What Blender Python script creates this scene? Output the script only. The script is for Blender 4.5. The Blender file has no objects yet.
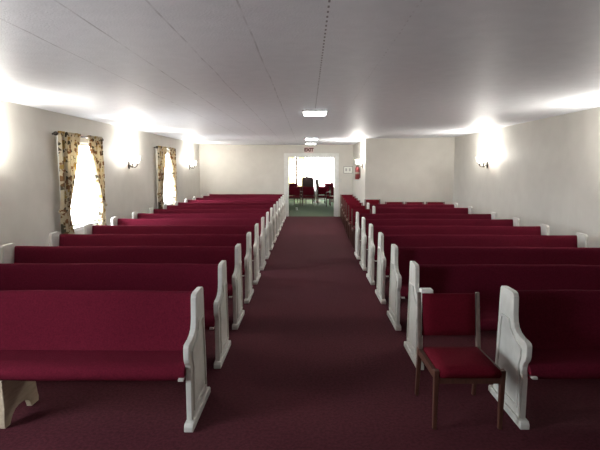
import bpy, bmesh, math, random
from mathutils import Vector, Matrix
random.seed(7)
PI = math.pi
scene = bpy.context.scene
COL = scene.collection

# ------------------------------------------------------------------ materials
def new_mat(name):
    m = bpy.data.materials.new(name); m.use_nodes = True
    nt = m.node_tree; nt.nodes.clear()
    out = nt.nodes.new('ShaderNodeOutputMaterial')
    return m, nt, out

def N(nt, kind, **kw):
    n = nt.nodes.new(kind)
    for k, v in kw.items():
        setattr(n, k, v)
    return n

def surface(name, c1, c2=None, scale=20, rough=0.6, bump=0.0, bump_scale=60, sheen=0.0, metal=0.0, spec=0.5,
            detail=4, stretch=(1, 1, 1), emit=None, coord='Object', contrast=(0.35, 0.65)):
    m, nt, out = new_mat(name)
    b = N(nt, 'ShaderNodeBsdfPrincipled')
    nt.links.new(b.outputs[0], out.inputs[0])
    b.inputs['Roughness'].default_value = rough
    b.inputs['Metallic'].default_value = metal
    b.inputs['Specular IOR Level'].default_value = spec
    if sheen:
        b.inputs['Sheen Weight'].default_value = sheen
        b.inputs['Sheen Roughness'].default_value = 0.45
        b.inputs['Sheen Tint'].default_value = (1.0, 0.45, 0.6, 1)
    tc = N(nt, 'ShaderNodeTexCoord')
    mp = N(nt, 'ShaderNodeMapping'); mp.inputs['Scale'].default_value = stretch
    nt.links.new(tc.outputs[coord], mp.inputs[0])
    if c2 is None:
        c2 = tuple(min(1, v * 1.12) for v in c1)
    nz = N(nt, 'ShaderNodeTexNoise'); nz.inputs['Scale'].default_value = scale; nz.inputs['Detail'].default_value = detail
    nt.links.new(mp.outputs[0], nz.inputs['Vector'])
    cr = N(nt, 'ShaderNodeValToRGB')
    cr.color_ramp.elements[0].position = contrast[0]; cr.color_ramp.elements[1].position = contrast[1]
    cr.color_ramp.elements[0].color = (*c1, 1); cr.color_ramp.elements[1].color = (*c2, 1)
    nt.links.new(nz.outputs['Fac'], cr.inputs[0])
    nt.links.new(cr.outputs[0], b.inputs['Base Color'])
    if bump:
        n2 = N(nt, 'ShaderNodeTexNoise'); n2.inputs['Scale'].default_value = bump_scale; n2.inputs['Detail'].default_value = 6
        nt.links.new(mp.outputs[0], n2.inputs['Vector'])
        bp = N(nt, 'ShaderNodeBump'); bp.inputs['Strength'].default_value = bump; bp.inputs['Distance'].default_value = 0.01
        nt.links.new(n2.outputs['Fac'], bp.inputs['Height'])
        nt.links.new(bp.outputs[0], b.inputs['Normal'])
    if emit:
        b.inputs['Emission Color'].default_value = (*emit[0], 1); b.inputs['Emission Strength'].default_value = emit[1]
    return m

M = {}
M['fabric'] = surface('burgundy_upholstery', (0.083, 0.0062, 0.0152), (0.112, 0.0085, 0.0208), 90, 0.95, 0.35, 260, spec=0.06)
M['chair_fabric'] = surface('chair_upholstery', (0.095, 0.0045, 0.011), (0.120, 0.006, 0.015), 90, 0.95, 0.3, 260, spec=0.06)
M['carpet'] = surface('burgundy_carpet', (0.056, 0.0125, 0.0175), (0.087, 0.0195, 0.0275), 45, 0.95, 0.6, 240, spec=0.1)
M['green_carpet'] = surface('green_carpet', (0.10, 0.135, 0.09), (0.135, 0.175, 0.12), 30, 0.95, 0.4, 200, spec=0.1)
M['white_paint'] = surface('white_painted_wood', (0.56, 0.55, 0.50), (0.62, 0.61, 0.56), 12, 0.45, 0.05, 60)
M['trim'] = surface('white_trim_paint', (0.60, 0.60, 0.57), (0.66, 0.66, 0.63), 9, 0.45)
M['tan_wood'] = surface('pale_tan_wood', (0.42, 0.34, 0.24), (0.52, 0.43, 0.31), 8, 0.55, 0.05, 60, stretch=(1, 1, 6))
M['brown_wood'] = surface('brown_varnished_wood', (0.060, 0.021, 0.013), (0.09, 0.033, 0.021), 14, 0.42, 0.05, 60, stretch=(4, 4, 1))
M['grey_wood'] = surface('worn_grey_brown_wood', (0.11, 0.075, 0.062), (0.16, 0.11, 0.09), 14, 0.45, 0.05, 60, stretch=(4, 4, 1))
M['dark_wood'] = surface('dark_brown_wood', (0.035, 0.012, 0.010), (0.06, 0.022, 0.017), 14, 0.4, stretch=(4, 4, 1))
M['dark_leather'] = surface('dark_brown_leather', (0.03, 0.011, 0.010), (0.05, 0.017, 0.015), 20, 0.5)
M['dark_metal'] = surface('dark_bronze_metal', (0.05, 0.042, 0.036), (0.07, 0.06, 0.05), 20, 0.4, metal=0.8)
M['black_plastic'] = surface('black_plastic', (0.02, 0.02, 0.02), (0.03, 0.03, 0.03), 20, 0.4)
M['red_paint'] = surface('red_gloss_paint', (0.105, 0.007, 0.008), (0.125, 0.009, 0.010), 10, 0.3)
M['paper'] = surface('off_white_paper', (0.72, 0.72, 0.66), (0.77, 0.77, 0.72), 20, 0.7)
M['grey_ink'] = surface('grey_print', (0.38, 0.38, 0.36), (0.42, 0.42, 0.40), 20, 0.7)
M['grey_frame'] = surface('grey_green_frame', (0.20, 0.20, 0.16), (0.24, 0.24, 0.20), 20, 0.5)
M['white_plastic'] = surface('white_plastic', (0.46, 0.45, 0.42), (0.50, 0.49, 0.46), 20, 0.4)
M['sign_red'] = surface('sign_red_lettering', (0.075, 0.008, 0.008), (0.09, 0.01, 0.01), 20, 0.5)
M['sign_white'] = surface('backlit_sign_face', (0.60, 0.46, 0.42), (0.62, 0.48, 0.44), 20, 0.5)

def wall_mat(name, c1, c2):
    m, nt, out = new_mat(name)
    b = N(nt, 'ShaderNodeBsdfPrincipled'); nt.links.new(b.outputs[0], out.inputs[0])
    b.inputs['Roughness'].default_value = 0.7; b.inputs['Specular IOR Level'].default_value = 0.25
    tc = N(nt, 'ShaderNodeTexCoord')
    nz = N(nt, 'ShaderNodeTexNoise'); nz.inputs['Scale'].default_value = 3.5; nz.inputs['Detail'].default_value = 8
    nt.links.new(tc.outputs['Object'], nz.inputs['Vector'])
    cr = N(nt, 'ShaderNodeValToRGB'); cr.color_ramp.elements[0].position = 0.3; cr.color_ramp.elements[1].position = 0.7
    cr.color_ramp.elements[0].color = (*c1, 1); cr.color_ramp.elements[1].color = (*c2, 1)
    nt.links.new(nz.outputs['Fac'], cr.inputs[0]); nt.links.new(cr.outputs[0], b.inputs['Base Color'])
    mp = N(nt, 'ShaderNodeMapping'); mp.inputs['Scale'].default_value = (1, 1, 0.12)   # faint upright grain of the wall boards
    nt.links.new(tc.outputs['Object'], mp.inputs[0])
    n2 = N(nt, 'ShaderNodeTexNoise'); n2.inputs['Scale'].default_value = 14; n2.inputs['Detail'].default_value = 5
    nt.links.new(mp.outputs[0], n2.inputs['Vector'])
    bp = N(nt, 'ShaderNodeBump'); bp.inputs['Strength'].default_value = 0.25; bp.inputs['Distance'].default_value = 0.01
    nt.links.new(n2.outputs['Fac'], bp.inputs['Height']); nt.links.new(bp.outputs[0], b.inputs['Normal'])
    return m
M['wall'] = wall_mat('cream_wallboard', (0.510, 0.488, 0.440), (0.550, 0.527, 0.477))

def ceiling_mat():
    m, nt, out = new_mat('white_ceiling_panels')
    b = N(nt, 'ShaderNodeBsdfPrincipled'); nt.links.new(b.outputs[0], out.inputs[0])
    b.inputs['Roughness'].default_value = 0.55; b.inputs['Specular IOR Level'].default_value = 0.3
    tc = N(nt, 'ShaderNodeTexCoord'); sx = N(nt, 'ShaderNodeSeparateXYZ'); nt.links.new(tc.outputs['Object'], sx.inputs[0])
    def math_(op, a, bb=None, clamp=False):
        n = N(nt, 'ShaderNodeMath', operation=op, use_clamp=clamp)
        for i, v in enumerate((a, bb)):
            if v is None: continue
            if isinstance(v, (int, float)): n.inputs[i].default_value = v
            else: nt.links.new(v, n.inputs[i])
        return n.outputs[0]
    x, y = sx.outputs['X'], sx.outputs['Y']
    wob = N(nt, 'ShaderNodeTexNoise'); wob.inputs['Scale'].default_value = 1.1
    nt.links.new(tc.outputs['Object'], wob.inputs['Vector'])
    xw = math_('ADD', x, math_('MULTIPLY', math_('SUBTRACT', wob.outputs['Fac'], 0.5), 0.03))
    # joints between the boards every 0.465 m (centre joint at x = 0.11)
    q = math_('DIVIDE', math_('SUBTRACT', xw, 0.11), 0.465)
    d = math_('MULTIPLY', math_('ABSOLUTE', math_('SUBTRACT', math_('FRACT', math_('ADD', q, 0.5)), 0.5)), 0.465)
    line = math_('LESS_THAN', d, 0.006)
    left = math_('MULTIPLY', math_('LESS_THAN', x, 0.0), math_('GREATER_THAN', x, -2.0))
    nl = N(nt, 'ShaderNodeTexNoise'); nl.inputs['Scale'].default_value = 5; nl.inputs['Detail'].default_value = 6
    nt.links.new(tc.outputs['Object'], nl.inputs['Vector'])
    wear = math_('MULTIPLY', math_('SUBTRACT', nl.outputs['Fac'], 0.33), 2.2, True)
    solid = math_('MULTIPLY', math_('MULTIPLY', line, left), math_('MULTIPLY', wear, 0.50))
    # row of dark nail heads along the centre joint and, fainter, the next one
    dash = math_('LESS_THAN', math_('FRACT', math_('DIVIDE', y, 0.085)), 0.42)
    c = math_('ABSOLUTE', math_('SUBTRACT', x, 0.11))
    dots = math_('MULTIPLY', math_('LESS_THAN', c, 0.0055), math_('MULTIPLY', dash, math_('LESS_THAN', y, 7.0)))
    c2 = math_('ABSOLUTE', math_('SUBTRACT', xw, 0.575))
    dots2 = math_('MULTIPLY', math_('MULTIPLY', math_('LESS_THAN', c2, 0.005), dash), math_('MULTIPLY', wear, 0.35))
    tot = math_('ADD', math_('ADD', solid, math_('MULTIPLY', dots, 0.85)), dots2, True)
    nz = N(nt, 'ShaderNodeTexNoise'); nz.inputs['Scale'].default_value = 8; nz.inputs['Detail'].default_value = 9
    nt.links.new(tc.outputs['Object'], nz.inputs['Vector'])
    cr = N(nt, 'ShaderNodeValToRGB'); cr.color_ramp.elements[0].position = 0.3; cr.color_ramp.elements[1].position = 0.7
    cr.color_ramp.elements[0].color = (0.755, 0.77, 0.805, 1); cr.color_ramp.elements[1].color = (0.80, 0.815, 0.85, 1)
    nt.links.new(nz.outputs['Fac'], cr.inputs[0])
    mx = N(nt, 'ShaderNodeMix', data_type='RGBA'); mx.inputs[7].default_value = (0.10, 0.075, 0.085, 1)
    nt.links.new(tot, mx.inputs[0]); nt.links.new(cr.outputs[0], mx.inputs[6]); nt.links.new(mx.outputs[2], b.inputs['Base Color'])
    n2 = N(nt, 'ShaderNodeTexNoise'); n2.inputs['Scale'].default_value = 70; n2.inputs['Detail'].default_value = 5
    nt.links.new(tc.outputs['Object'], n2.inputs['Vector'])
    bp = N(nt, 'ShaderNodeBump'); bp.inputs['Strength'].default_value = 0.35; bp.inputs['Distance'].default_value = 0.01
    nt.links.new(n2.outputs['Fac'], bp.inputs['Height']); nt.links.new(bp.outputs[0], b.inputs['Normal'])
    return m
M['ceiling'] = ceiling_mat()

def curtain_mat():
    m, nt, out = new_mat('floral_curtain_cloth')
    tc = N(nt, 'ShaderNodeTexCoord')
    v = N(nt, 'ShaderNodeTexVoronoi'); v.inputs['Scale'].default_value = 15
    mp = N(nt, 'ShaderNodeMapping'); mp.inputs['Scale'].default_value = (0.45, 1.0, 0.75)
    nt.links.new(tc.outputs['Object'], mp.inputs[0]); dn = N(nt, 'ShaderNodeTexNoise'); dn.inputs['Scale'].default_value = 22; dn.inputs['Detail'].default_value = 3
    nt.links.new(mp.outputs[0], dn.inputs['Vector'])
    vm = N(nt, 'ShaderNodeVectorMath', operation='MULTIPLY_ADD'); vm.inputs[1].default_value = (0.09, 0.09, 0.09)
    nt.links.new(dn.outputs['Color'], vm.inputs[0]); nt.links.new(mp.outputs[0], vm.inputs[2]); nt.links.new(vm.outputs[0], v.inputs['Vector'])
    sp = N(nt, 'ShaderNodeSeparateColor'); nt.links.new(v.outputs['Color'], sp.inputs[0])
    cr = N(nt, 'ShaderNodeValToRGB'); cr.color_ramp.interpolation = 'CONSTANT'
    e = cr.color_ramp.elements
    e[0].position = 0; e[0].color = (0.20, 0.12, 0.06, 1)
    e[1].position = 0.34; e[1].color = (0.10, 0.085, 0.06, 1)
    for p, c in ((0.58, (0.42, 0.29, 0.10, 1)), (0.8, (0.26, 0.14, 0.07, 1))):
        k = e.new(p); k.color = c
    nt.links.new(sp.outputs[0], cr.inputs[0])
    lt = N(nt, 'ShaderNodeMath', operation='LESS_THAN'); lt.inputs[1].default_value = 0.47
    nt.links.new(v.outputs['Distance'], lt.inputs[0])
    mx = N(nt, 'ShaderNodeMix', data_type='RGBA'); mx.inputs[6].default_value = (0.62, 0.54, 0.39, 1)
    nt.links.new(lt.outputs[0], mx.inputs[0]); nt.links.new(cr.outputs[0], mx.inputs[7])
    d = N(nt, 'ShaderNodeBsdfDiffuse'); t = N(nt, 'ShaderNodeBsdfTranslucent')
    nt.links.new(mx.outputs[2], d.inputs[0]); nt.links.new(mx.outputs[2], t.inputs[0])
    ms = N(nt, 'ShaderNodeMixShader'); ms.inputs[0].default_value = 0.45
    nt.links.new(d.outputs[0], ms.inputs[1]); nt.links.new(t.outputs[0], ms.inputs[2]); nt.links.new(ms.outputs[0], out.inputs[0])
    return m
M['curtain'] = curtain_mat()

def sheer_mat(name, col, thin):
    m, nt, out = new_mat(name)
    t = N(nt, 'ShaderNodeBsdfTranslucent'); t.inputs[0].default_value = (*col, 1)
    tr = N(nt, 'ShaderNodeBsdfTransparent'); tr.inputs[0].default_value = (*col, 1)
    ms = N(nt, 'ShaderNodeMixShader')
    tc = N(nt, 'ShaderNodeTexCoord'); nz = N(nt, 'ShaderNodeTexNoise'); nz.inputs['Scale'].default_value = 60
    nt.links.new(tc.outputs['Object'], nz.inputs['Vector'])
    mr = N(nt, 'ShaderNodeMapRange'); mr.inputs[3].default_value = thin - 0.1; mr.inputs[4].default_value = thin + 0.1
    nt.links.new(nz.outputs['Fac'], mr.inputs[0]); nt.links.new(mr.outputs[0], ms.inputs[0])
    nt.links.new(t.outputs[0], ms.inputs[1]); nt.links.new(tr.outputs[0], ms.inputs[2]); nt.links.new(ms.outputs[0], out.inputs[0])
    return m
M['sheer'] = sheer_mat('white_sheer_cloth', (0.95, 0.94, 0.90), 0.35)
M['cream_sheer'] = surface('cream_lined_cloth', (0.80, 0.74, 0.55), (0.84, 0.78, 0.59), 40, 0.9)
b_ = M['cream_sheer'].node_tree.nodes; t_ = b_.new('ShaderNodeBsdfTranslucent'); t_.inputs[0].default_value = (0.85, 0.78, 0.58, 1)
m_ = b_.new('ShaderNodeMixShader'); m_.inputs[0].default_value = 0.5
l_ = M['cream_sheer'].node_tree.links; o_ = [n for n in b_ if n.type == 'OUTPUT_MATERIAL'][0]; p_ = [n for n in b_ if n.type == 'BSDF_PRINCIPLED'][0]
l_.new(p_.outputs[0], m_.inputs[1]); l_.new(t_.outputs[0], m_.inputs[2]); l_.new(m_.outputs[0], o_.inputs[0])

def glass_mat():
    m, nt, out = new_mat('window_glass')
    tr = N(nt, 'ShaderNodeBsdfTransparent'); gl = N(nt, 'ShaderNodeBsdfGlossy'); gl.inputs['Roughness'].default_value = 0.02
    ms = N(nt, 'ShaderNodeMixShader')
    lw = N(nt, 'ShaderNodeLayerWeight'); lw.inputs[0].default_value = 0.25
    mu = N(nt, 'ShaderNodeMath', operation='MULTIPLY'); mu.inputs[1].default_value = 0.35
    nt.links.new(lw.outputs['Fresnel'], mu.inputs[0]); nt.links.new(mu.outputs[0], ms.inputs[0])
    nt.links.new(tr.outputs[0], ms.inputs[1]); nt.links.new(gl.outputs[0], ms.inputs[2]); nt.links.new(ms.outputs[0], out.inputs[0])
    return m
M['glass'] = glass_mat()

def lamp_mat(name, col, s):
    m, nt, out = new_mat(name)
    e = N(nt, 'ShaderNodeEmission'); e.inputs[0].default_value = (*col, 1); e.inputs[1].default_value = s
    nt.links.new(e.outputs[0], out.inputs[0]); return m
M['shade_glow'] = lamp_mat('lit_frosted_shade', (1.0, 0.93, 0.80), 7.0)
M['diffuser'] = lamp_mat('lit_ceiling_diffuser', (0.93, 0.97, 1.0), 6.0)

# ------------------------------------------------------------------ mesh helpers
def link(o, parent=None):
    COL.objects.link(o)
    if parent is not None: o.parent = parent
    return o

def obj(name, bm, mat, parent=None, smooth=False, bevel=0.0, loc=None):
    bmesh.ops.recalc_face_normals(bm, faces=bm.faces[:])
    me = bpy.data.meshes.new(name); bm.to_mesh(me); bm.free()
    me.materials.append(mat)
    if smooth:
        for p in me.polygons: p.use_smooth = True
    o = bpy.data.objects.new(name, me); link(o, parent)
    if loc: o.location = loc
    if bevel:
        b = o.modifiers.new('bevel', 'BEVEL'); b.width = bevel; b.segments = 2; b.limit_method = 'ANGLE'; b.angle_limit = 0.6
    return o

def box(bm, x0, x1, y0, y1, z0, z1, rot=None, piv=None):
    vs = [bm.verts.new((x, y, z)) for x in (x0, x1) for y in (y0, y1) for z in (z0, z1)]
    for f in ((0, 1, 3, 2), (4, 6, 7, 5), (0, 4, 5, 1), (2, 3, 7, 6), (0, 2, 6, 4), (1, 5, 7, 3)):
        bm.faces.new([vs[i] for i in f])
    if rot is not None:
        bmesh.ops.rotate(bm, verts=vs, cent=piv or (0, 0, 0), matrix=rot)
    return vs

def prism_x(bm, pts, x0, x1):
    """pts in (y, z) extruded along x"""
    a = [bm.verts.new((x0, y, z)) for y, z in pts]; b = [bm.verts.new((x1, y, z)) for y, z in pts]
    bm.faces.new(a); bm.faces.new(list(reversed(b)))
    n = len(pts)
    for i in range(n):
        bm.faces.new((a[i], a[(i + 1) % n], b[(i + 1) % n], b[i]))

def bar(bm, p, q, w, d, up=(0, 1, 0), w2=None, d2=None):
    """rectangular bar from p to q, section w x d (tapering to w2 x d2)"""
    p, q = Vector(p), Vector(q); ax = (q - p).normalized(); u = Vector(up)
    s = ax.cross(u).normalized(); t = s.cross(ax).normalized()
    w2 = w2 or w; d2 = d2 or d
    rings = []
    for c, ww, dd in ((p, w, d), (q, w2, d2)):
        rings.append([bm.verts.new(c + s * (i * ww / 2) + t * (j * dd / 2)) for i, j in ((-1, -1), (1, -1), (1, 1), (-1, 1))])
    a, b = rings
    bm.faces.new(a); bm.faces.new(list(reversed(b)))
    for i in range(4): bm.faces.new((a[i], a[(i + 1) % 4], b[(i + 1) % 4], b[i]))

def tube(bm, pts, r, seg=10):
    pts = [Vector(p) for p in pts]; rings = []
    for i, p in enumerate(pts):
        d = (pts[min(i + 1, len(pts) - 1)] - pts[max(i - 1, 0)]).normalized()
        u = Vector((0, 0, 1)) if abs(d.z) < 0.9 else Vector((1, 0, 0))
        s = d.cross(u).normalized(); t = s.cross(d).normalized()
        rr = r[i] if isinstance(r, (list, tuple)) else r
        rings.append([bm.verts.new(p + (s * math.cos(2 * PI * k / seg) + t * math.sin(2 * PI * k / seg)) * rr) for k in range(seg)])
    for a, b in zip(rings, rings[1:]):
        for k in range(seg): bm.faces.new((a[k], a[(k + 1) % seg], b[(k + 1) % seg], b[k]))
    bm.faces.new(rings[0]); bm.faces.new(list(reversed(rings[-1])))

def lathe(bm, prof, c=(0, 0, 0), seg=20, close=True):
    rings = []
    for r, z in prof:
        rings.append([bm.verts.new((c[0] + r * math.cos(2 * PI * k / seg), c[1] + r * math.sin(2 * PI * k / seg), c[2] + z)) for k in range(seg)])
    for a, b in zip(rings, rings[1:]):
        for k in range(seg): bm.faces.new((a[k], a[(k + 1) % seg], b[(k + 1) % seg], b[k]))
    if close:
        bm.faces.new(rings[0]); bm.faces.new(rings[-1])

def empty(name, loc=(0, 0, 0), rz=0):
    o = bpy.data.objects.new(name, None); o.empty_display_size = 0.1
    o.location = loc; o.rotation_euler = (0, 0, rz); return link(o)

def tag(o, label, cat, group=None):
    o['label'] = label; o['category'] = cat
    if group: o['group'] = group
    return o

def struct(o, label=None):
    o['kind'] = 'structure'
    if label: o['label'] = label
    return o

def children(o): return [c for c in bpy.data.objects if c.parent == o]

def copy_tree(o, parent=None):
    kids = children(o)
    c = o.copy(); COL.objects.link(c)
    if parent is not None: c.parent = parent
    for k in kids: copy_tree(k, c)
    return c

# ------------------------------------------------------------------ the room
XL, XR, H = -4.0, 4.24, 2.645
Y0, YF = -2.6, 17.88            # wall behind the camera, wall with the doorway
JX, JY = 1.68, 14.07            # corner of the boxed-in part at the right rear
YB, XB0, XB1 = 27.6, -4.2, 5.2  # the room beyond the doorway
DX0, DX1, DH = -0.72, 1.01, 2.21
T = 0.14

bm = bmesh.new(); box(bm, XL - T, XR + T, Y0 - T, YF + 0.02, -0.1, 0.0)
struct(obj('floor', bm, M['carpet']))
bm = bmesh.new(); box(bm, XB0 - T, XB1 + T, YF + 0.02, YB + T, -0.1, 0.0)
struct(obj('floor_beyond', bm, M['green_carpet']))
# the ceiling boards sag: level over the middle, curving up towards the side walls
def ceil_z(x):
    d = min(x - XL, XR - x); t = max(0.0, min(1.0, 1 - d / 1.25)); return H + 0.035 * t * (2 - t) * (0.35 + 0.65 * t)
cx = [XL - T] + [XL + 1.3 * k / 12 for k in range(13)] + [XR - 1.3 + 1.3 * k / 12 for k in range(13)] + [XR + T]
prof = [(x, ceil_z(max(XL, min(XR, x)))) for x in cx] + [(XR + T, H + 0.25), (XL - T, H + 0.25)]
bm = bmesh.new(); a = [bm.verts.new((x, Y0 - T, z)) for x, z in prof]; b = [bm.verts.new((x, YF + T, z)) for x, z in prof]
bm.faces.new(a); bm.faces.new(list(reversed(b)))
for i in range(len(prof)):
    f = bm.faces.new((a[i], a[(i + 1) % len(prof)], b[(i + 1) % len(prof)], b[i])); f.smooth = i < len(cx) - 1
for e in bm.edges:
    if any(not f.smooth for f in e.link_faces): e.smooth = False
struct(obj('ceiling', bm, M['ceiling']))
WH = H + 0.2
bm = bmesh.new(); box(bm, XB0 - T, XB1 + T, YF + T, YB + T, H, H + 0.12)
struct(obj('ceiling_beyond', bm, M['wall']))

WIN = [(0.9, 2.3), (7.78, 9.16), (12.80, 14.18)]   # left wall windows (y range)
WZ0, WZ1 = 0.78, 2.27

def wall_with_holes_x(name, x0, x1, ya, yb, holes, mat):
    """wall running along y with window holes"""
    bm = bmesh.new(); y = ya
    for h0, h1 in holes:
        box(bm, x0, x1, y, h0, 0, WH); box(bm, x0, x1, h0, h1, 0, WZ0); box(bm, x0, x1, h0, h1, WZ1, WH); y = h1
    box(bm, x0, x1, y, yb, 0, WH)
    return struct(obj(name, bm, mat))
wall_with_holes_x('wall_left', XL - T, XL, Y0, YF, WIN, M['wall'])
bm = bmesh.new(); box(bm, XR, XR + T, Y0, JY, 0, WH); struct(obj('wall_right', bm, M['wall']))
bm = bmesh.new(); box(bm, XL - T, XR + T, Y0 - T, Y0, 0, WH); struct(obj('wall_front', bm, M['wall']))
bm = bmesh.new(); box(bm, JX, XR + T, JY, YF, 0, WH); struct(obj('wall_right_corner', bm, M['wall']))
bm = bmesh.new()
box(bm, XL - T, DX0, YF, YF + T, 0, WH); box(bm, DX1, XR + T, YF, YF + T, 0, WH); box(bm, DX0, DX1, YF, YF + T, DH, WH)
struct(obj('wall_back', bm, M['wall']))
# casing of the doorway
bm = bmesh.new()
for ys, ye in ((YF - 0.025, YF), (YF + T, YF + T + 0.025)):
    box(bm, DX0 - 0.15, DX0, ys, ye, 0, DH + 0.13); box(bm, DX1, DX1 + 0.15, ys, ye, 0, DH + 0.13); box(bm, DX0, DX1, ys, ye, DH, DH + 0.13)
box(bm, DX0 - 0.002, DX0 + 0.02, YF, YF + T, 0, DH); box(bm, DX1 - 0.02, DX1 + 0.002, YF, YF + T, 0, DH)
box(bm, DX0, DX1, YF, YF + T, DH - 0.02, DH + 0.002)
struct(obj('door_1', bm, M['trim'], bevel=0.006))
# room beyond
bm = bmesh.new(); box(bm, XB0 - T, XB0, YF + T, YB, 0, H); struct(obj('wall_beyond_left', bm, M['wall']))
bm = bmesh.new(); box(bm, XB1, XB1 + T, YF + T, YB, 0, H); struct(obj('wall_beyond_right', bm, M['wall']))
BW0, BW1, BZ0, BZ1 = -2.6, 3.4, 0.55, 2.50
bm = bmesh.new()
box(bm, XB0 - T, BW0, YB, YB + T, 0, H); box(bm, BW1, XB1 + T, YB, YB + T, 0, H)
box(bm, BW0, BW1, YB, YB + T, 0, BZ0); box(bm, BW0, BW1, YB, YB + T, BZ1, H)
struct(obj('wall_beyond', bm, M['wall']))
def window_x(n, y0, y1):
    """double-hung window set in the left wall"""
    bm = bmesh.new(); x0, x1 = XL - T, XL + 0.02
    for a, b in ((y0 - 0.08, y0 + 0.03), (y1 - 0.03, y1 + 0.08)): box(bm, x0 + 0.03, x1, a, b, WZ0 - 0.02, WZ1 + 0.08)
    box(bm, x0 + 0.03, x1, y0, y1, WZ1 - 0.03, WZ1 + 0.08); box(bm, x0 + 0.03, x1 + 0.04, y0 - 0.1, y1 + 0.1, WZ0 - 0.05, WZ0 + 0.01)
    o = struct(obj('window_%d' % n, bm, M['trim'], bevel=0.004))
    bm = bmesh.new(); zm = (WZ0 + WZ1) / 2
    for z in (WZ0 + 0.03, WZ1 - 0.05): box(bm, XL - 0.09, XL - 0.05, y0 + 0.03, y1 - 0.03, z - 0.02, z + 0.02)
    obj('window_sash', bm, M['trim'], o)
    bm = bmesh.new(); box(bm, XL - 0.075, XL - 0.069, y0, y1, WZ0, WZ1); obj('glass_pane', bm, M['glass'], o)
for i, (a, b) in enumerate(WIN): window_x(i + 1, a, b)
bm = bmesh.new()
for x in (BW0, -0.63, -0.03, 1.6, BW1): box(bm, x - 0.06, x + 0.06, YB - 0.02, YB + T, BZ0, BZ1)
for z in (BZ0, BZ1): box(bm, BW0, BW1, YB - 0.03, YB + T, z - 0.04, z + 0.04)
wb = struct(obj('window_4', bm, M['grey_wood']))
bm = bmesh.new(); box(bm, BW0, BW1, YB + 0.05, YB + 0.056, BZ0, BZ1); obj('glass_pane', bm, M['glass'], wb)

# ------------------------------------------------------------------ pews
# local frame: x = 0 at the outer face of the aisle end, growing away from the aisle when s = +1; y = 0 at the toe; faces -y
END = [(0.045, 0.0), (0.045, 0.34), (0.048, 0.375), (0.055, 0.405), (0.055, 0.43), (0.042, 0.46), (0.018, 0.485), (0.006, 0.515), (0.003, 0.56), (0.006, 0.595),
       (0.02, 0.612), (0.05, 0.618), (0.11, 0.622), (0.165, 0.635), (0.205, 0.66), (0.228, 0.695), (0.238, 0.74), (0.243, 0.82), (0.247, 0.875),
       (0.262, 0.898), (0.30, 0.908), (0.44, 0.908), (0.475, 0.902), (0.49, 0.885), (0.497, 0.80), (0.505, 0.60), (0.52, 0.35), (0.54, 0.0)]
FRAME = [(0.09, 0.11), (0.09, 0.36), (0.10, 0.42), (0.075, 0.49), (0.07, 0.55), (0.115, 0.572), (0.20, 0.60), (0.26, 0.64), (0.29, 0.70), (0.44, 0.70), (0.455, 0.55), (0.475, 0.34), (0.485, 0.11)]

def inset(pts, d):
    cy = sum(p[0] for p in pts) / len(pts); out = []; n = len(pts)
    for i in range(n):
        p0, p1, p2 = Vector(pts[i - 1]), Vector(pts[i]), Vector(pts[(i + 1) % n])
        e1, e2 = (p1 - p0).normalized(), (p2 - p1).normalized()
        n1, n2 = Vector((e1.y, -e1.x)), Vector((e2.y, -e2.x))
        m = (n1 + n2); m = m / max(0.4, m.length ** 2 / 2) if m.length > 1e-6 else n1
        out.append(tuple(p1 + m * d))
    return out

def pew_end(root, xo, xi):
    """end panel between outer face xo and inner face xi"""
    s = 1 if xi > xo else -1
    bm = bmesh.new(); prism_x(bm, END, min(xo, xi), max(xo, xi)); e = obj('pew_end', bm, M['white_paint'], root, bevel=0.005)
    bm = bmesh.new(); prism_x(bm, [(-0.005, 0), (-0.005, 0.036), (0.012, 0.055), (0.578, 0.055), (0.595, 0.036), (0.595, 0)], min(xo - s * 0.016, xi + s * 0.008), max(xo - s * 0.016, xi + s * 0.008))
    obj('base_moulding', bm, M['white_paint'], e, bevel=0.005)
    inner = inset(FRAME, 0.018); a = (xo - s * 0.011); b = xo + s * 0.002
    bm = bmesh.new(); n = len(FRAME)
    v = [[bm.verts.new((x, *p)) for p in pts] for x, pts in ((b, FRAME), (a, FRAME), (a, inner), (b, inner))]
    for k in range(3):
        for i in range(n): bm.faces.new((v[k][i], v[k][(i + 1) % n], v[k + 1][(i + 1) % n], v[k + 1][i]))
    obj('panel_moulding', bm, M['white_paint'], e)
    return e

SEAT = [(0.065, 0.345), (0.035, 0.350), (0.012, 0.365), (0.003, 0.388), (0.006, 0.415), (0.022, 0.438), (0.06, 0.452), (0.14, 0.452), (0.24, 0.444), (0.32, 0.441), (0.385, 0.445), (0.43, 0.445), (0.43, 0.36), (0.30, 0.350), (0.18, 0.345)]
BACK = [(0.375, 0.33), (0.345, 0.43), (0.362, 0.452), (0.378, 0.485), (0.392, 0.54), (0.405, 0.60), (0.424, 0.71), (0.440, 0.805), (0.448, 0.848), (0.458, 0.863), (0.473, 0.868), (0.488, 0.863), (0.496, 0.848), (0.494, 0.79), (0.482, 0.66), (0.466, 0.50), (0.452, 0.33)]

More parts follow.
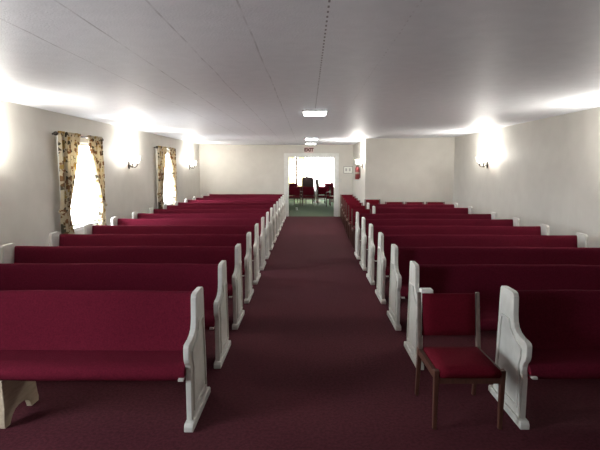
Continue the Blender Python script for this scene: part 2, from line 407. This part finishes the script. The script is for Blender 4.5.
def cushion(name, prof, x0, x1, root, seed, amp=0.004):
    rnd = random.Random(seed); bm = bmesh.new(); n = len(prof); K = max(6, int(abs(x1 - x0) / 0.12)); rings = []
    ph = [rnd.uniform(0, 6.28) for _ in range(6)]
    for k in range(K + 1):
        t = k / K; x = x0 + (x1 - x0) * t
        dy = amp * (math.sin(x * 3.1 + ph[0]) + 0.6 * math.sin(x * 7.3 + ph[1])); dz = amp * 0.7 * (math.sin(x * 2.3 + ph[2]) + 0.5 * math.sin(x * 8.9 + ph[3]))
        rings.append([bm.verts.new((x, y + dy, z + dz)) for y, z in prof])
    for a, b in zip(rings, rings[1:]):
        for i in range(n): bm.faces.new((a[i], a[(i + 1) % n], b[(i + 1) % n], b[i]))
    caps = [bm.faces.new(rings[0]), bm.faces.new(list(reversed(rings[-1])))]
    for f in caps:
        for e in f.edges: e.smooth = False
    return obj(name, bm, M['fabric'], root, smooth=True)

SUPPORT = [(0.02, 0.0), (0.02, 0.06), (0.028, 0.16), (0.025, 0.25), (0.02, 0.345), (0.425, 0.352), (0.425, 0.25), (0.42, 0.16), (0.435, 0.07), (0.445, 0.035), (0.44, 0.0),
           (0.345, 0.0), (0.338, 0.025), (0.325, 0.055), (0.29, 0.082), (0.24, 0.09), (0.19, 0.09), (0.15, 0.08), (0.115, 0.055), (0.09, 0.02), (0.08, 0.0)]

def make_pew(s, xa, xw, support_x):
    """s = -1: pew left of the aisle, +1: right; xa aisle face, xw outer face of the wall end"""
    root = empty('church_pew', ((xa + xw) / 2, 0, 0))
    ox = (xa + xw) / 2
    A, W = xa - ox, xw - ox; th = 0.040
    pew_end(root, A, A + s * th); pew_end(root, W, W - s * th)
    cushion('backrest', BACK, A + s * th, W - s * th, root, 3 + s)
    cushion('seat', SEAT, A + s * th, W - s * th, root, 11 + s)
    bm = bmesh.new(); prism_x(bm, SUPPORT, support_x - ox - 0.02, support_x - ox + 0.02); obj('seat_support', bm, M['tan_wood'], root, bevel=0.004)
    bm = bmesh.new(); x0, x1 = sorted((A + s * th, A + s * (th + 0.035))); box(bm, x0, x1, -0.02, 0.05, 0.372, 0.386); obj('seat_cleat', bm, M['white_paint'], root)
    return root

ORD = ['first', 'second', 'third', 'fourth', 'fifth', 'sixth', 'seventh', 'eighth', 'ninth', 'tenth', 'eleventh', 'twelfth', 'thirteenth', 'fourteenth']
PITCH, TOE = 1.05, 3.09
left = make_pew(-1, -0.795, -3.56, -2.115)
for i in range(14):
    o = left if i == 0 else copy_tree(left)
    o.location.y = TOE + PITCH * i
    if i == 0: lb = 'burgundy pew left of the aisle nearest the camera, tan support under its seat'
    elif i == 13: lb = 'farthest burgundy pew left of the aisle, against the back wall beside the doorway'
    else: lb = '%s burgundy white-ended pew from the camera in the row left of the aisle' % ORD[i]
    tag(o, lb, 'pew', 'burgundy pews left of the aisle')
rp = make_pew(1, 1.492, 3.80, 2.7)
rp.location.y = TOE + 0.07
tag(rp, 'burgundy pew right of the aisle nearest the camera, its white end beside the loose chair', 'pew', 'burgundy pews right of the aisle')
rp1 = make_pew(1, 1.0, 3.80, 2.5)
for i in range(1, 7):
    o = rp1 if i == 1 else copy_tree(rp1)
    o.location.y = TOE + PITCH * i
    lb = 'burgundy pew right of the aisle directly behind the loose chair' if i == 1 else '%s burgundy white-ended pew from the camera right of the aisle' % ORD[i]
    if i == 6: lb = 'seventh burgundy pew right of the aisle, last whose white end lines the aisle'
    tag(o, lb, 'pew', 'burgundy pews right of the aisle')
rp2 = make_pew(1, 1.545, 3.84, 2.75)
for i, y in enumerate((10.93, 12.02)):
    o = rp2 if i == 0 else copy_tree(rp2)
    o.location.y = y
    tag(o, ('shorter burgundy pew set back from the aisle, eighth from the camera on the right', 'rearmost shorter burgundy pew on the right, before the chairs along the rear wall')[i], 'pew', 'burgundy pews right of the aisle')

bm = bmesh.new(); box(bm, 1.005, 1.11, TOE + PITCH + 0.0, TOE + PITCH + 0.09, 0.621, 0.735)
o = obj('tissue_box', bm, M['paper'], bevel=0.008)
tag(o, 'small white box standing on the pew armrest just behind the loose chair', 'box')
# ------------------------------------------------------------------ loose upholstered chairs
def slab(bm, x0, x1, y0, y1, z0, z1, bulge=0.012, n=6):
    """soft pad: box with rounded, slightly crowned faces"""
    vs = []
    g = {}
    for k, z in ((0, z0), (1, (z0 + z1) / 2), (2, z1)):
        for i in range(n + 1):
            for j in range(n + 1):
                u, v = i / n * 2 - 1, j / n * 2 - 1
                e = (1 - abs(u) ** 4) * (1 - abs(v) ** 4)
                sh = 1.0 if k == 1 else 0.965
                zz = z + (bulge * e if k == 2 else (-0.2 * bulge * e if k == 0 else 0)) - (0.006 * (1 - e) if k == 2 else 0)
                if k == 1 and 0 < i < n and 0 < j < n: continue
                g[k, i, j] = bm.verts.new(((x0 + x1) / 2 + (x1 - x0) / 2 * u * sh, (y0 + y1) / 2 + (y1 - y0) / 2 * v * sh, zz))
    for k in (0, 2):
        for i in range(n):
            for j in range(n): bm.faces.new((g[k, i, j], g[k, i + 1, j], g[k, i + 1, j + 1], g[k, i, j + 1]))
    loop = [(i, 0) for i in range(n)] + [(n, j) for j in range(n)] + [(i, n) for i in range(n, 0, -1)] + [(0, j) for j in range(n, 0, -1)]
    for k in (0, 1):
        for a, b in zip(loop, loop[1:] + loop[:1]): bm.faces.new((g[k, a[0], a[1]], g[k, b[0], b[1]], g[k + 1, b[0], b[1]], g[k + 1, a[0], a[1]]))
    return list(g.values())

def make_chair(w=0.49, d=0.53, back_top=0.835, frame='brown_wood', post='grey_wood', name='upholstered_chair', fab='chair_fabric', seat_z=0.44):
    """origin on the floor under the middle of the front edge; faces -y"""
    root = empty(name); hw = w / 2 - 0.018; dz = back_top - 0.835
    bm = bmesh.new(); slab(bm, -w / 2 + 0.036, w / 2 - 0.036, 0.0, d - 0.075, seat_z - 0.06, seat_z)
    obj('seat', bm, M[fab], root, smooth=True)
    bm = bmesh.new()
    vs = slab(bm, -w / 2 + 0.038, w / 2 - 0.038, -0.165 - dz / 2, 0.165 + dz / 2, -0.02, 0.02, 0.01)
    bmesh.ops.rotate(bm, verts=vs, cent=(0, 0, 0), matrix=Matrix.Rotation(math.radians(90 - 6), 3, 'X'))
    bmesh.ops.translate(bm, verts=vs, vec=(0, d - 0.015 + 0.012, 0.665 + dz / 2))
    obj('backrest', bm, M[fab], root, smooth=True)
    for sx in (-1, 1):
        bm = bmesh.new(); bar(bm, (sx * hw, 0.035, 0), (sx * hw, 0.035, seat_z - 0.012), 0.026, 0.03, w2=0.034, d2=0.044); obj('leg', bm, M[frame], root, bevel=0.004)
        bm = bmesh.new(); bar(bm, (sx * hw, d + 0.01, 0), (sx * hw, d - 0.045, seat_z - 0.03), 0.026, 0.032, w2=0.034, d2=0.042)
        obj('leg', bm, M[frame], root, bevel=0.004)
        bm = bmesh.new(); bar(bm, (sx * hw, d - 0.045, seat_z - 0.035), (sx * hw, d + 0.025, back_top), 0.03, 0.04, w2=0.026, d2=0.028)
        obj('back_post', bm, M[post], root, bevel=0.004)
        bm = bmesh.new(); bar(bm, (sx * hw, 0.045, seat_z - 0.055), (sx * hw, d - 0.05, seat_z - 0.055), 0.026, 0.05, up=(0, 0, 1)); obj('side_rail', bm, M[frame], root)
    bm = bmesh.new(); box(bm, -hw, hw, 0.018, 0.036, seat_z - 0.105, seat_z - 0.062); obj('front_rail', bm, M[frame], root)
    bm = bmesh.new(); box(bm, -hw, hw, d - 0.06, d - 0.042, seat_z - 0.105, seat_z - 0.062); obj('rear_rail', bm, M[frame], root)
    return root

ch = make_chair()
ch.location = (1.112, 3.13, 0); ch.rotation_euler.z = math.radians(1.0)
tag(ch, 'loose burgundy chair with brown wooden legs standing in the aisle nearest the camera', 'chair')
fch = make_chair(post='brown_wood')
AG = 'burgundy chairs in single file beside the rear aisle'
file_pos = [(1.265, 10.70), (1.275, 11.75), (1.30, 12.75), (1.335, 13.75), (1.365, 14.75), (1.395, 15.75), (1.42, 16.85)]
fl = ['burgundy chair at the near end of the single file, behind the last aisle-side pew',
      'second burgundy chair from the near end of the file beside the rear aisle',
      'third burgundy chair from the near end of the file beside the rear aisle',
      'middle burgundy chair of the single file of seven beside the rear aisle',
      'third burgundy chair from the doorway in the file beside the rear aisle',
      'second burgundy chair from the doorway in the file beside the rear aisle',
      'burgundy chair at the far end of the file, right beside the doorway']
for k, ((x, y), lb) in enumerate(zip(file_pos, fl)):
    o = copy_tree(fch) if k else fch; o.location = (x, y, 0); o.rotation_euler.z = 0
    o.scale = (0.96, 0.96, 1.02)
    tag(o, lb, 'chair', AG)
WG = 'burgundy chairs against the right rear wall'
for x, lb in ((2.50, 'burgundy chair against right rear wall, just right of the taller dark-framed chair'),
              (3.085, 'middle burgundy chair of the row along the right rear wall'),
              (3.68, 'burgundy chair against right rear wall, nearest the right wall')):
    o = copy_tree(fch); o.location = (x, 13.35, 0); o.scale = (1.1, 0.9, 1.0)
    tag(o, lb, 'chair', WG)
tc_ = make_chair(0.46, 0.5, 0.905, 'dark_wood', 'dark_wood')
tc_.location = (1.87, 13.32, 0)
tag(tc_, 'taller dark-framed burgundy chair at the left end of the right rear wall row', 'chair', WG)

# ------------------------------------------------------------------ wall sconces
def make_sconce(loc, rz, label):
    """local: back plate on the x = 0 plane, light arms towards +x, spread along y"""
    root = empty('wall_sconce', loc, rz)
    bm = bmesh.new(); lathe(bm, [(0.0001, 0), (0.035, 0.0), (0.055, 0.006), (0.06, 0.014), (0.03, 0.022), (0.0001, 0.026)], seg=20, close=False)
    bmesh.ops.rotate(bm, verts=bm.verts[:], cent=(0, 0, 0), matrix=Matrix.Rotation(PI / 2, 3, 'Y'))
    for v in bm.verts: v.co.z *= 1.6
    obj('back_plate', bm, M['dark_metal'], root, smooth=True)
    for s in (-1, 1):
        bm = bmesh.new()
        tube(bm, [(0.02, 0, 0.0), (0.07, s * 0.03, -0.045), (0.12, s * 0.08, -0.055), (0.145, s * 0.13, -0.02), (0.15, s * 0.155, 0.02)], 0.010)
        lathe(bm, [(0.012, 0.0), (0.035, 0.01), (0.035, 0.02), (0.02, 0.03)], c=(0.15, s * 0.155, 0.015), seg=14)
        arm = obj('arm', bm, M['dark_metal'], root, smooth=True)
        bm = bmesh.new()
        lathe(bm, [(0.022, 0.0), (0.04, 0.03), (0.05, 0.07), (0.056, 0.11), (0.068, 0.145), (0.064, 0.145), (0.052, 0.11), (0.046, 0.07), (0.036, 0.033), (0.018, 0.006)], c=(0.15, s * 0.155, 0.04), seg=18)
        obj('glass_shade', bm, M['shade_glow'], arm, smooth=True)
        ld = bpy.data.lights.new('sconce_bulb', 'POINT'); ld.energy = SC_W; ld.color = (1.0, 0.965, 0.90); ld.shadow_soft_size = 0.035
        l = bpy.data.objects.new('sconce_bulb', ld); link(l, root); l.location = (0.15, s * 0.155, 0.225)
    tag(root, label, 'lamp', 'lit wall sconces')
    return root
SC_W = 21
make_sconce((XL, 5.75, 1.87), 0, 'lit two-armed wall sconce on the left wall nearest the camera')
make_sconce((XL, 10.75, 1.87), 0, 'lit two-armed wall sconce between the two curtained windows on the left wall')
make_sconce((XL, 16.3, 1.84), 0, 'lit two-armed wall sconce on the left wall beyond the farther curtained window')
make_sconce((XR, 6.2, 1.88), PI, 'lit two-armed wall sconce on the right wall nearest the camera')
make_sconce((XR, 11.45, 1.88), PI, 'lit two-armed wall sconce above the pews on the right wall')
make_sconce((JX, 14.75, 1.87), PI, 'lit two-armed wall sconce above the fire extinguisher at the wall corner')

# ------------------------------------------------------------------ ceiling lights
for y, lb in ((7.4, 'square lit ceiling light over the aisle nearest the camera'), (13.9, 'middle square lit ceiling light over the aisle'), (16.6, 'farthest square lit ceiling light, just before the doorway')):
    r = empty('ceiling_light', (0.11, y, H))
    bm = bmesh.new(); box(bm, -0.185, 0.185, -0.24, 0.24, -0.022, 0.0); obj('housing', bm, M['white_plastic'], r, bevel=0.004)
    bm = bmesh.new(); box(bm, -0.17, 0.17, -0.225, 0.225, -0.04, -0.018); obj('diffuser', bm, M['diffuser'], r, bevel=0.012)
    ld = bpy.data.lights.new('ceiling_lamp', 'AREA'); ld.energy = 1.5; ld.color = (0.9, 0.96, 1.0); ld.shape = 'RECTANGLE'; ld.size = 0.3; ld.size_y = 0.4
    l = bpy.data.objects.new('ceiling_lamp', ld); link(l, r); l.location = (0, 0, -0.06)
    tag(r, lb, 'light', 'ceiling lights over the aisle')

# ------------------------------------------------------------------ curtains
def rod(y0, y1, label):
    root = empty('curtain_rod', (XL + 0.11, (y0 + y1) / 2, 2.33)); hl = (y1 - y0) / 2
    bm = bmesh.new(); tube(bm, [(0, -hl, 0), (0, hl, 0)], 0.014, 12); obj('pole', bm, M['dark_metal'], root, smooth=True)
    for s in (-1, 1):
        bm = bmesh.new(); tube(bm, [(0, s * hl, 0), (0, s * (hl + 0.015), 0), (0, s * (hl + 0.04), 0), (0, s * (hl + 0.065), 0), (0, s * (hl + 0.08), 0)], [0.014, 0.02, 0.035, 0.028, 0.006], 12)
        obj('finial', bm, M['dark_metal'], root, smooth=True)
        bm = bmesh.new(); box(bm, -0.11, 0.0, s * (hl - 0.06) - 0.008, s * (hl - 0.06) + 0.008, -0.012, 0.012); obj('bracket', bm, M['dark_metal'], root)
    tag(root, label, 'curtain rod', 'curtain rods'); return root

def curtain(y_out, y_in, label, seed):
    """tied-back panel: y_out fixed outer edge, y_in inner edge at the rod"""
    rnd = random.Random(seed); s = 1 if y_in > y_out else -1; w = abs(y_in - y_out)
    zt, zb, ztie = 2.375, 0.35, 1.13
    root = empty('curtain', (XL + 0.11, y_out, 0.0))
    rows, cols = 44, 60; bm = bmesh.new(); grid = []
    for r in range(rows + 1):
        z = zt + (zb - zt) * r / rows
        if z > ztie:
            t = (zt - z) / (zt - ztie); wid = w * (1 - 0.78 * t ** 1.1)
        else:
            t = (ztie - z) / (ztie - zb); wid = w * (0.22 + 0.22 * min(1, t * 1.6))
        amp = 0.030 + 0.02 * max(0, 1 - wid / w)
        row = []
        for c in range(cols + 1):
            u = c / cols
            ph = u * 2 * PI * 6.5 + 0.5 * math.sin(z * 2 + seed)
            x = amp * math.sin(ph) + 0.008 * math.sin(u * 31 + z * 3)
            if abs(z - 2.33) < 0.03: x = 0.022 * (1 if math.sin(ph) > 0 else -1)
            row.append(bm.verts.new((x + 0.012, s * (u * wid + 0.02 * math.sin(z * 4 + seed) * (1 if z < 2.2 else 0)), z)))
        grid.append(row)
    for a, b in zip(grid, grid[1:]):
        for k in range(cols): bm.faces.new((a[k], a[k + 1], b[k + 1], b[k]))
    o = obj('cloth', bm, M['curtain'], root, smooth=True)
    m = o.modifiers.new('thickness', 'SOLIDIFY'); m.thickness = 0.003
    bm = bmesh.new(); pts = []; n = 20
    for k in range(n + 1):
        a = 2 * PI * k / n; pts.append((0.012 + 0.062 * math.cos(a), s * (w * 0.11 + (w * 0.11 + 0.03) * math.sin(a)), ztie + 0.03 * math.sin(a)))
    tube(bm, pts, 0.022, 8); obj('tieback', bm, M['curtain'], root, smooth=True)
    tag(root, label, 'curtain', 'floral curtains')
for (a, b), wn in zip(WIN[1:], ('nearer', 'farther')):
    rod(a - 0.27, b - 0.06, 'dark curtain rod over the %s left-hand window' % wn)
    curtain(a - 0.26, a + 0.46, 'floral tied-back curtain on the left side of the %s left-hand window' % wn, 1)
    curtain(b - 0.09, b - 0.62, 'floral tied-back curtain on the right side of the %s left-hand window' % wn, 4)

# ------------------------------------------------------------------ fittings around the doorway
r = empty('exit_sign', (0.05, YF, 2.35))
bm = bmesh.new(); box(bm, -0.165, 0.165, -0.05, 0, 0, 0.215); obj('housing', bm, M['sign_white'], r, bevel=0.006)
fc = bpy.data.curves.new('exit_text', 'FONT'); fc.body = 'EXIT'; fc.size = 0.165; fc.align_x = 'CENTER'; fc.align_y = 'CENTER'; fc.extrude = 0.003; fc.offset = 0.010
tmp = bpy.data.objects.new('exit_text', fc); COL.objects.link(tmp)
bpy.context.view_layer.update()
me = bpy.data.meshes.new_from_object(tmp.evaluated_get(bpy.context.evaluated_depsgraph_get()))
bpy.data.objects.remove(tmp)
me.materials.clear(); me.materials.append(M['sign_red'])
t = bpy.data.objects.new('lettering', me); link(t, r); t.location = (0, -0.053, 0.108); t.rotation_euler = (PI / 2, 0, 0)
t['label'] = 'red EXIT lettering'
tag(r, 'small white EXIT sign with red letters above the doorway', 'sign')

r = empty('picture_frame', (1.50, YF, 1.73))
bm = bmesh.new()
for a in ((-0.17, 0.17, 0.11, 0.128), (-0.17, 0.17, -0.128, -0.11), (-0.17, -0.152, -0.11, 0.11), (0.152, 0.17, -0.11, 0.11)): box(bm, a[0], a[1], -0.022, 0, a[2], a[3])
obj('frame', bm, M['grey_frame'], r)
bm = bmesh.new(); box(bm, -0.152, 0.152, -0.012, 0, -0.11, 0.11); p_ = obj('sheet', bm, M['paper'], r)
bm = bmesh.new()
for x in (-0.07, 0.06): box(bm, x - 0.035, x + 0.035, -0.0135, -0.011, -0.05, 0.06)
obj('print', bm, M['grey_ink'], p_)
tag(r, 'small thin-framed notice hanging on the wall right of the doorway', 'picture')

r = empty('light_switch', (1.22, YF, 1.33))
bm = bmesh.new(); box(bm, -0.04, 0.04, -0.008, 0, -0.06, 0.06); obj('plate', bm, M['white_plastic'], r, bevel=0.003)
bm = bmesh.new(); box(bm, -0.006, 0.006, -0.02, -0.008, -0.012, 0.012); obj('toggle', bm, M['white_plastic'], r)
tag(r, 'pale light switch on the wall just right of the doorway casing', 'switch')

r = empty('fire_extinguisher', (JX - 0.10, 15.35, 1.44))
bm = bmesh.new(); lathe(bm, [(0.001, 0.0), (0.06, 0.0), (0.073, 0.02), (0.073, 0.33), (0.06, 0.37), (0.03, 0.395), (0.025, 0.42), (0.001, 0.42)], seg=24, close=False); obj('cylinder', bm, M['red_paint'], r, smooth=True)
bm = bmesh.new(); lathe(bm, [(0.0735, 0.17), (0.0745, 0.175), (0.0745, 0.225), (0.0735, 0.23)], seg=24, close=False); obj('label_band', bm, M['grey_frame'], r, smooth=True)
bm = bmesh.new(); box(bm, -0.02, 0.02, -0.025, 0.025, 0.42, 0.455); bar(bm, (0, 0, 0.45), (0, -0.13, 0.475), 0.02, 0.008, up=(0, 0, 1)); bar(bm, (0, 0, 0.465), (0, -0.12, 0.52), 0.02, 0.008, up=(0, 0, 1)); obj('valve_handle', bm, M['black_plastic'], r)
bm = bmesh.new(); tube(bm, [(0, 0.02, 0.44), (-0.02, 0.09, 0.42), (-0.03, 0.105, 0.33), (-0.03, 0.095, 0.2), (-0.03, 0.09, 0.1)], 0.012, 10); obj('hose', bm, M['black_plastic'], r, smooth=True)
bm = bmesh.new(); box(bm, 0.06, 0.10, -0.03, 0.03, 0.05, 0.40); obj('wall_bracket', bm, M['black_plastic'], r)
tag(r, 'red fire extinguisher hung on the side wall right of the doorway', 'fire extinguisher')

# ------------------------------------------------------------------ the room beyond the doorway
def make_armchair():
    root = make_chair(0.62, 0.56, 0.90, 'dark_wood', 'dark_wood', 'armchair', 'chair_fabric', 0.46)
    for s in (-1, 1):
        bm = bmesh.new()
        bar(bm, (s * 0.315, 0.03, 0.665), (s * 0.315, 0.55, 0.68), 0.045, 0.03, up=(0, 0, 1)); bar(bm, (s * 0.315, 0.05, 0.40), (s * 0.315, 0.05, 0.665), 0.03, 0.03)
        obj('armrest', bm, M['dark_wood'], root, bevel=0.004)
    return root
ac = make_armchair(); ac.location = (-0.64, 22.7, 0)
tag(ac, 'burgundy armchair at the left end of the front row beyond the doorway', 'armchair', 'armchairs beyond the doorway')
for x, y, rz, lb in ((0.05, 22.75, 0, 'second burgundy armchair from the left in the front row beyond the doorway'),
                     (0.80, 23.25, 0, 'burgundy armchair just behind and left of the aslant one beyond the doorway'),
                     (1.14, 22.3, -24, 'burgundy armchair turned aslant at the right beyond the doorway'),
                     (-0.36, 23.5, 0, 'burgundy armchair left of the tall dark chair, behind the front row'),
                     (-0.75, 24.6, 0, 'dark-framed armchair at the back left, behind the front row beyond the doorway'),
                     (1.12, 24.5, 0, 'dark-framed armchair at the back right, behind the aslant armchair')):
    o = copy_tree(ac); o.location = (x, y, 0); o.rotation_euler.z = math.radians(rz); tag(o, lb, 'armchair', 'armchairs beyond the doorway')
    if y > 24: o.scale = (0.8, 0.9, 1.13)
# tall dark chair
root = empty('high_back_chair', (0.02, 24.3, 0))
bm = bmesh.new()
prof = [(x * 1.12, z) for x, z in [(-0.27, 0.45), (-0.275, 1.15), (-0.26, 1.26), (-0.21, 1.32), (-0.10, 1.345), (0.10, 1.345), (0.21, 1.32), (0.26, 1.26), (0.275, 1.15), (0.27, 0.45)]]
a = [bm.verts.new((x, 0.45, z)) for x, z in prof]; b = [bm.verts.new((x, 0.55, z)) for x, z in prof]
bm.faces.new(a); bm.faces.new(list(reversed(b)))
for i in range(len(prof)): bm.faces.new((a[i], a[(i + 1) % len(prof)], b[(i + 1) % len(prof)], b[i]))
obj('backrest', bm, M['dark_leather'], root, bevel=0.03)
bm = bmesh.new(); slab(bm, -0.27, 0.27, -0.02, 0.46, 0.38, 0.48, 0.02); obj('seat', bm, M['dark_leather'], root, smooth=True)
for s in (-1, 1):
    bm = bmesh.new(); bar(bm, (s * 0.285, 0.0, 0.66), (s * 0.285, 0.5, 0.70), 0.05, 0.04, up=(0, 0, 1)); bar(bm, (s * 0.285, 0.02, 0.38), (s * 0.285, 0.02, 0.66), 0.04, 0.04); obj('armrest', bm, M['dark_wood'], root)
    for y in (0.02, 0.5):
        bm = bmesh.new(); bar(bm, (s * 0.25, y, 0), (s * 0.25, y, 0.42), 0.04, 0.04); obj('leg', bm, M['dark_wood'], root)
tag(root, 'tall dark chair with rounded back rising above the armchairs beyond the doorway', 'chair')
# small wooden stand beside it
root = empty('wooden_stand', (0.46, 25.0, 0))
bm = bmesh.new(); box(bm, -0.14, 0.14, -0.12, 0.12, 0, 0.03); obj('base', bm, M['brown_wood'], root)
bm = bmesh.new(); bar(bm, (0, 0, 0.03), (0, 0, 1.0), 0.05, 0.05); obj('post', bm, M['brown_wood'], root)
bm = bmesh.new(); box(bm, -0.075, 0.075, -0.02, 0.02, 0.98, 1.22, Matrix.Rotation(math.radians(-14), 3, 'X'), (0, 0, 1.0)); obj('board', bm, M['grey_wood'], root)
tag(root, 'small brown stand just right of the tall dark chair beyond the doorway', 'stand')
for x, h, lb in ((0.56, 1.36, 'thin pointed brown spike standing beside the small stand beyond the doorway'), (1.30, 1.52, 'taller pointed brown spike near the right door casing, beyond the doorway')):
    bm = bmesh.new(); lathe(bm, [(0.001, 0), (0.16, 0.0), (0.16, 0.02), (0.05, 0.05), (0.05, 0.6), (0.085, 0.72), (0.085, 0.80), (0.06, 1.0), (0.03, 1.2), (0.004, h)], seg=14, close=False)
    o = obj('pointed_spike', bm, M['grey_wood'], smooth=True); o.location = (x, 25.6, 0)
    tag(o, lb, 'decoration', 'pointed spikes beyond the doorway')
# small white cup on the green carpet
bm = bmesh.new(); lathe(bm, [(0.001, 0.0), (0.035, 0.0), (0.048, 0.11), (0.051, 0.112), (0.046, 0.108), (0.033, 0.006), (0.001, 0.006)], seg=18, close=False)
o = obj('paper_cup', bm, M['paper'], smooth=True); o.location = (-0.46, 20.6, 0)
tag(o, 'small white cup-like thing on the green carpet beyond the doorway', 'cup')

def sheer(x0, x1, z0, z1, y, mat, label, seed, nfold):
    bm = bmesh.new(); cols = nfold * 8; rows = 6; g = []
    for r_ in range(rows + 1):
        z = z1 + (z0 - z1) * r_ / rows
        g.append([bm.verts.new((x0 + (x1 - x0) * c / cols, y + 0.03 * math.sin(c / cols * nfold * 2 * PI + seed) * (0.7 + 0.3 * r_ / rows), z)) for c in range(cols + 1)])
    for a, b in zip(g, g[1:]):
        for k in range(cols): bm.faces.new((a[k], a[k + 1], b[k + 1], b[k]))
    o = obj('sheer_curtain', bm, mat, smooth=True); m = o.modifiers.new('thickness', 'SOLIDIFY'); m.thickness = 0.002
    return tag(o, label, 'curtain', 'sheer curtains beyond the doorway')
sheer(-2.6, -0.71, 0.25, 2.5, YB - 0.12, M['cream_sheer'], 'cream sheer curtain at the left of the bright far window', 1, 9)
sheer(-0.55, -0.11, 0.25, 2.5, YB - 0.16, M['cream_sheer'], 'narrow cream sheer curtain behind the tall dark chair', 2, 4)
wide = sheer(0.05, 3.4, 0.25, 2.5, YB - 0.12, M['sheer'], 'wide white sheer curtain across the right of the bright far window', 3, 15)
bm = bmesh.new(); tube(bm, [(-2.7, YB - 0.14, 2.52), (3.5, YB - 0.14, 2.52)], 0.015, 8)
o = obj('curtain_rod', bm, M['dark_metal'], smooth=True); tag(o, 'thin curtain rod above the bright far window beyond the doorway', 'curtain rod')
# short strands hanging from the head of the wide sheer curtain
rnd = random.Random(5)
for k in range(11):
    x = 0.28 + k * 0.135; L = rnd.choice((0.16, 0.28, 0.4, 0.22))
    bm = bmesh.new(); tube(bm, [(x, YB - 0.17, 2.50), (x, YB - 0.17, 2.46 - L * 0.5), (x, YB - 0.17, 2.46 - L)], [0.012, 0.026, 0.006], 6); obj('hanging_strand', bm, M['grey_wood'], wide)

# ------------------------------------------------------------------ daylight
w = bpy.data.worlds.new('overcast_sky'); scene.world = w; w.use_nodes = True
nt = w.node_tree; nt.nodes.clear()
out = nt.nodes.new('ShaderNodeOutputWorld'); bg = nt.nodes.new('ShaderNodeBackground')
bg.inputs[1].default_value = 13.0
tcw = nt.nodes.new('ShaderNodeTexCoord'); sw = nt.nodes.new('ShaderNodeSeparateXYZ'); rw = nt.nodes.new('ShaderNodeValToRGB')
nt.links.new(tcw.outputs['Generated'], sw.inputs[0]); mw = nt.nodes.new('ShaderNodeMapRange'); mw.inputs[1].default_value = -1; mw.inputs[2].default_value = 1
nt.links.new(sw.outputs['Z'], mw.inputs[0]); nt.links.new(mw.outputs[0], rw.inputs[0])
e = rw.color_ramp.elements; e[0].position = 0.47; e[0].color = (0.50, 0.51, 0.51, 1); e[1].position = 0.53; e[1].color = (0.86, 0.93, 1.0, 1)
nt.links.new(rw.outputs[0], bg.inputs[0])
nt.links.new(bg.outputs[0], out.inputs[0])
def portal(loc, rot, sx, sy):
    ld = bpy.data.lights.new('window_portal', 'AREA'); ld.shape = 'RECTANGLE'; ld.size = sx; ld.size_y = sy; ld.cycles.is_portal = True
    l = bpy.data.objects.new('window_portal', ld); link(l); l.location = loc; l.rotation_euler = rot
for a, b in WIN: portal((XL - T - 0.02, (a + b) / 2, (WZ0 + WZ1) / 2), (0, -PI / 2, 0), WZ1 - WZ0, b - a)
portal(((BW0 + BW1) / 2, YB + T + 0.02, (BZ0 + BZ1) / 2), (-PI / 2, 0, 0), BW1 - BW0, BZ1 - BZ0)

# ------------------------------------------------------------------ camera and view
cd = bpy.data.cameras.new('camera'); cam = bpy.data.objects.new('camera', cd); link(cam)
cam.location = (0, 0, 1.8); cam.rotation_euler = (PI / 2 - 0.118196, 0, 0.0155147)
cd.sensor_width = 36; cd.lens = 480 / 600 * 36; cd.clip_start = 0.05; cd.clip_end = 200
scene.camera = cam
scene.view_settings.view_transform = 'Standard'; scene.view_settings.look = 'None'
scene.view_settings.gamma = 1; scene.view_settings.use_curve_mapping = False
scene.view_settings.exposure = 1.4
scene.cycles.use_denoising = True
scene.cycles.max_bounces = 10; scene.cycles.diffuse_bounces = 6; scene.cycles.transparent_max_bounces = 12
scene.cycles.sample_clamp_indirect = 8
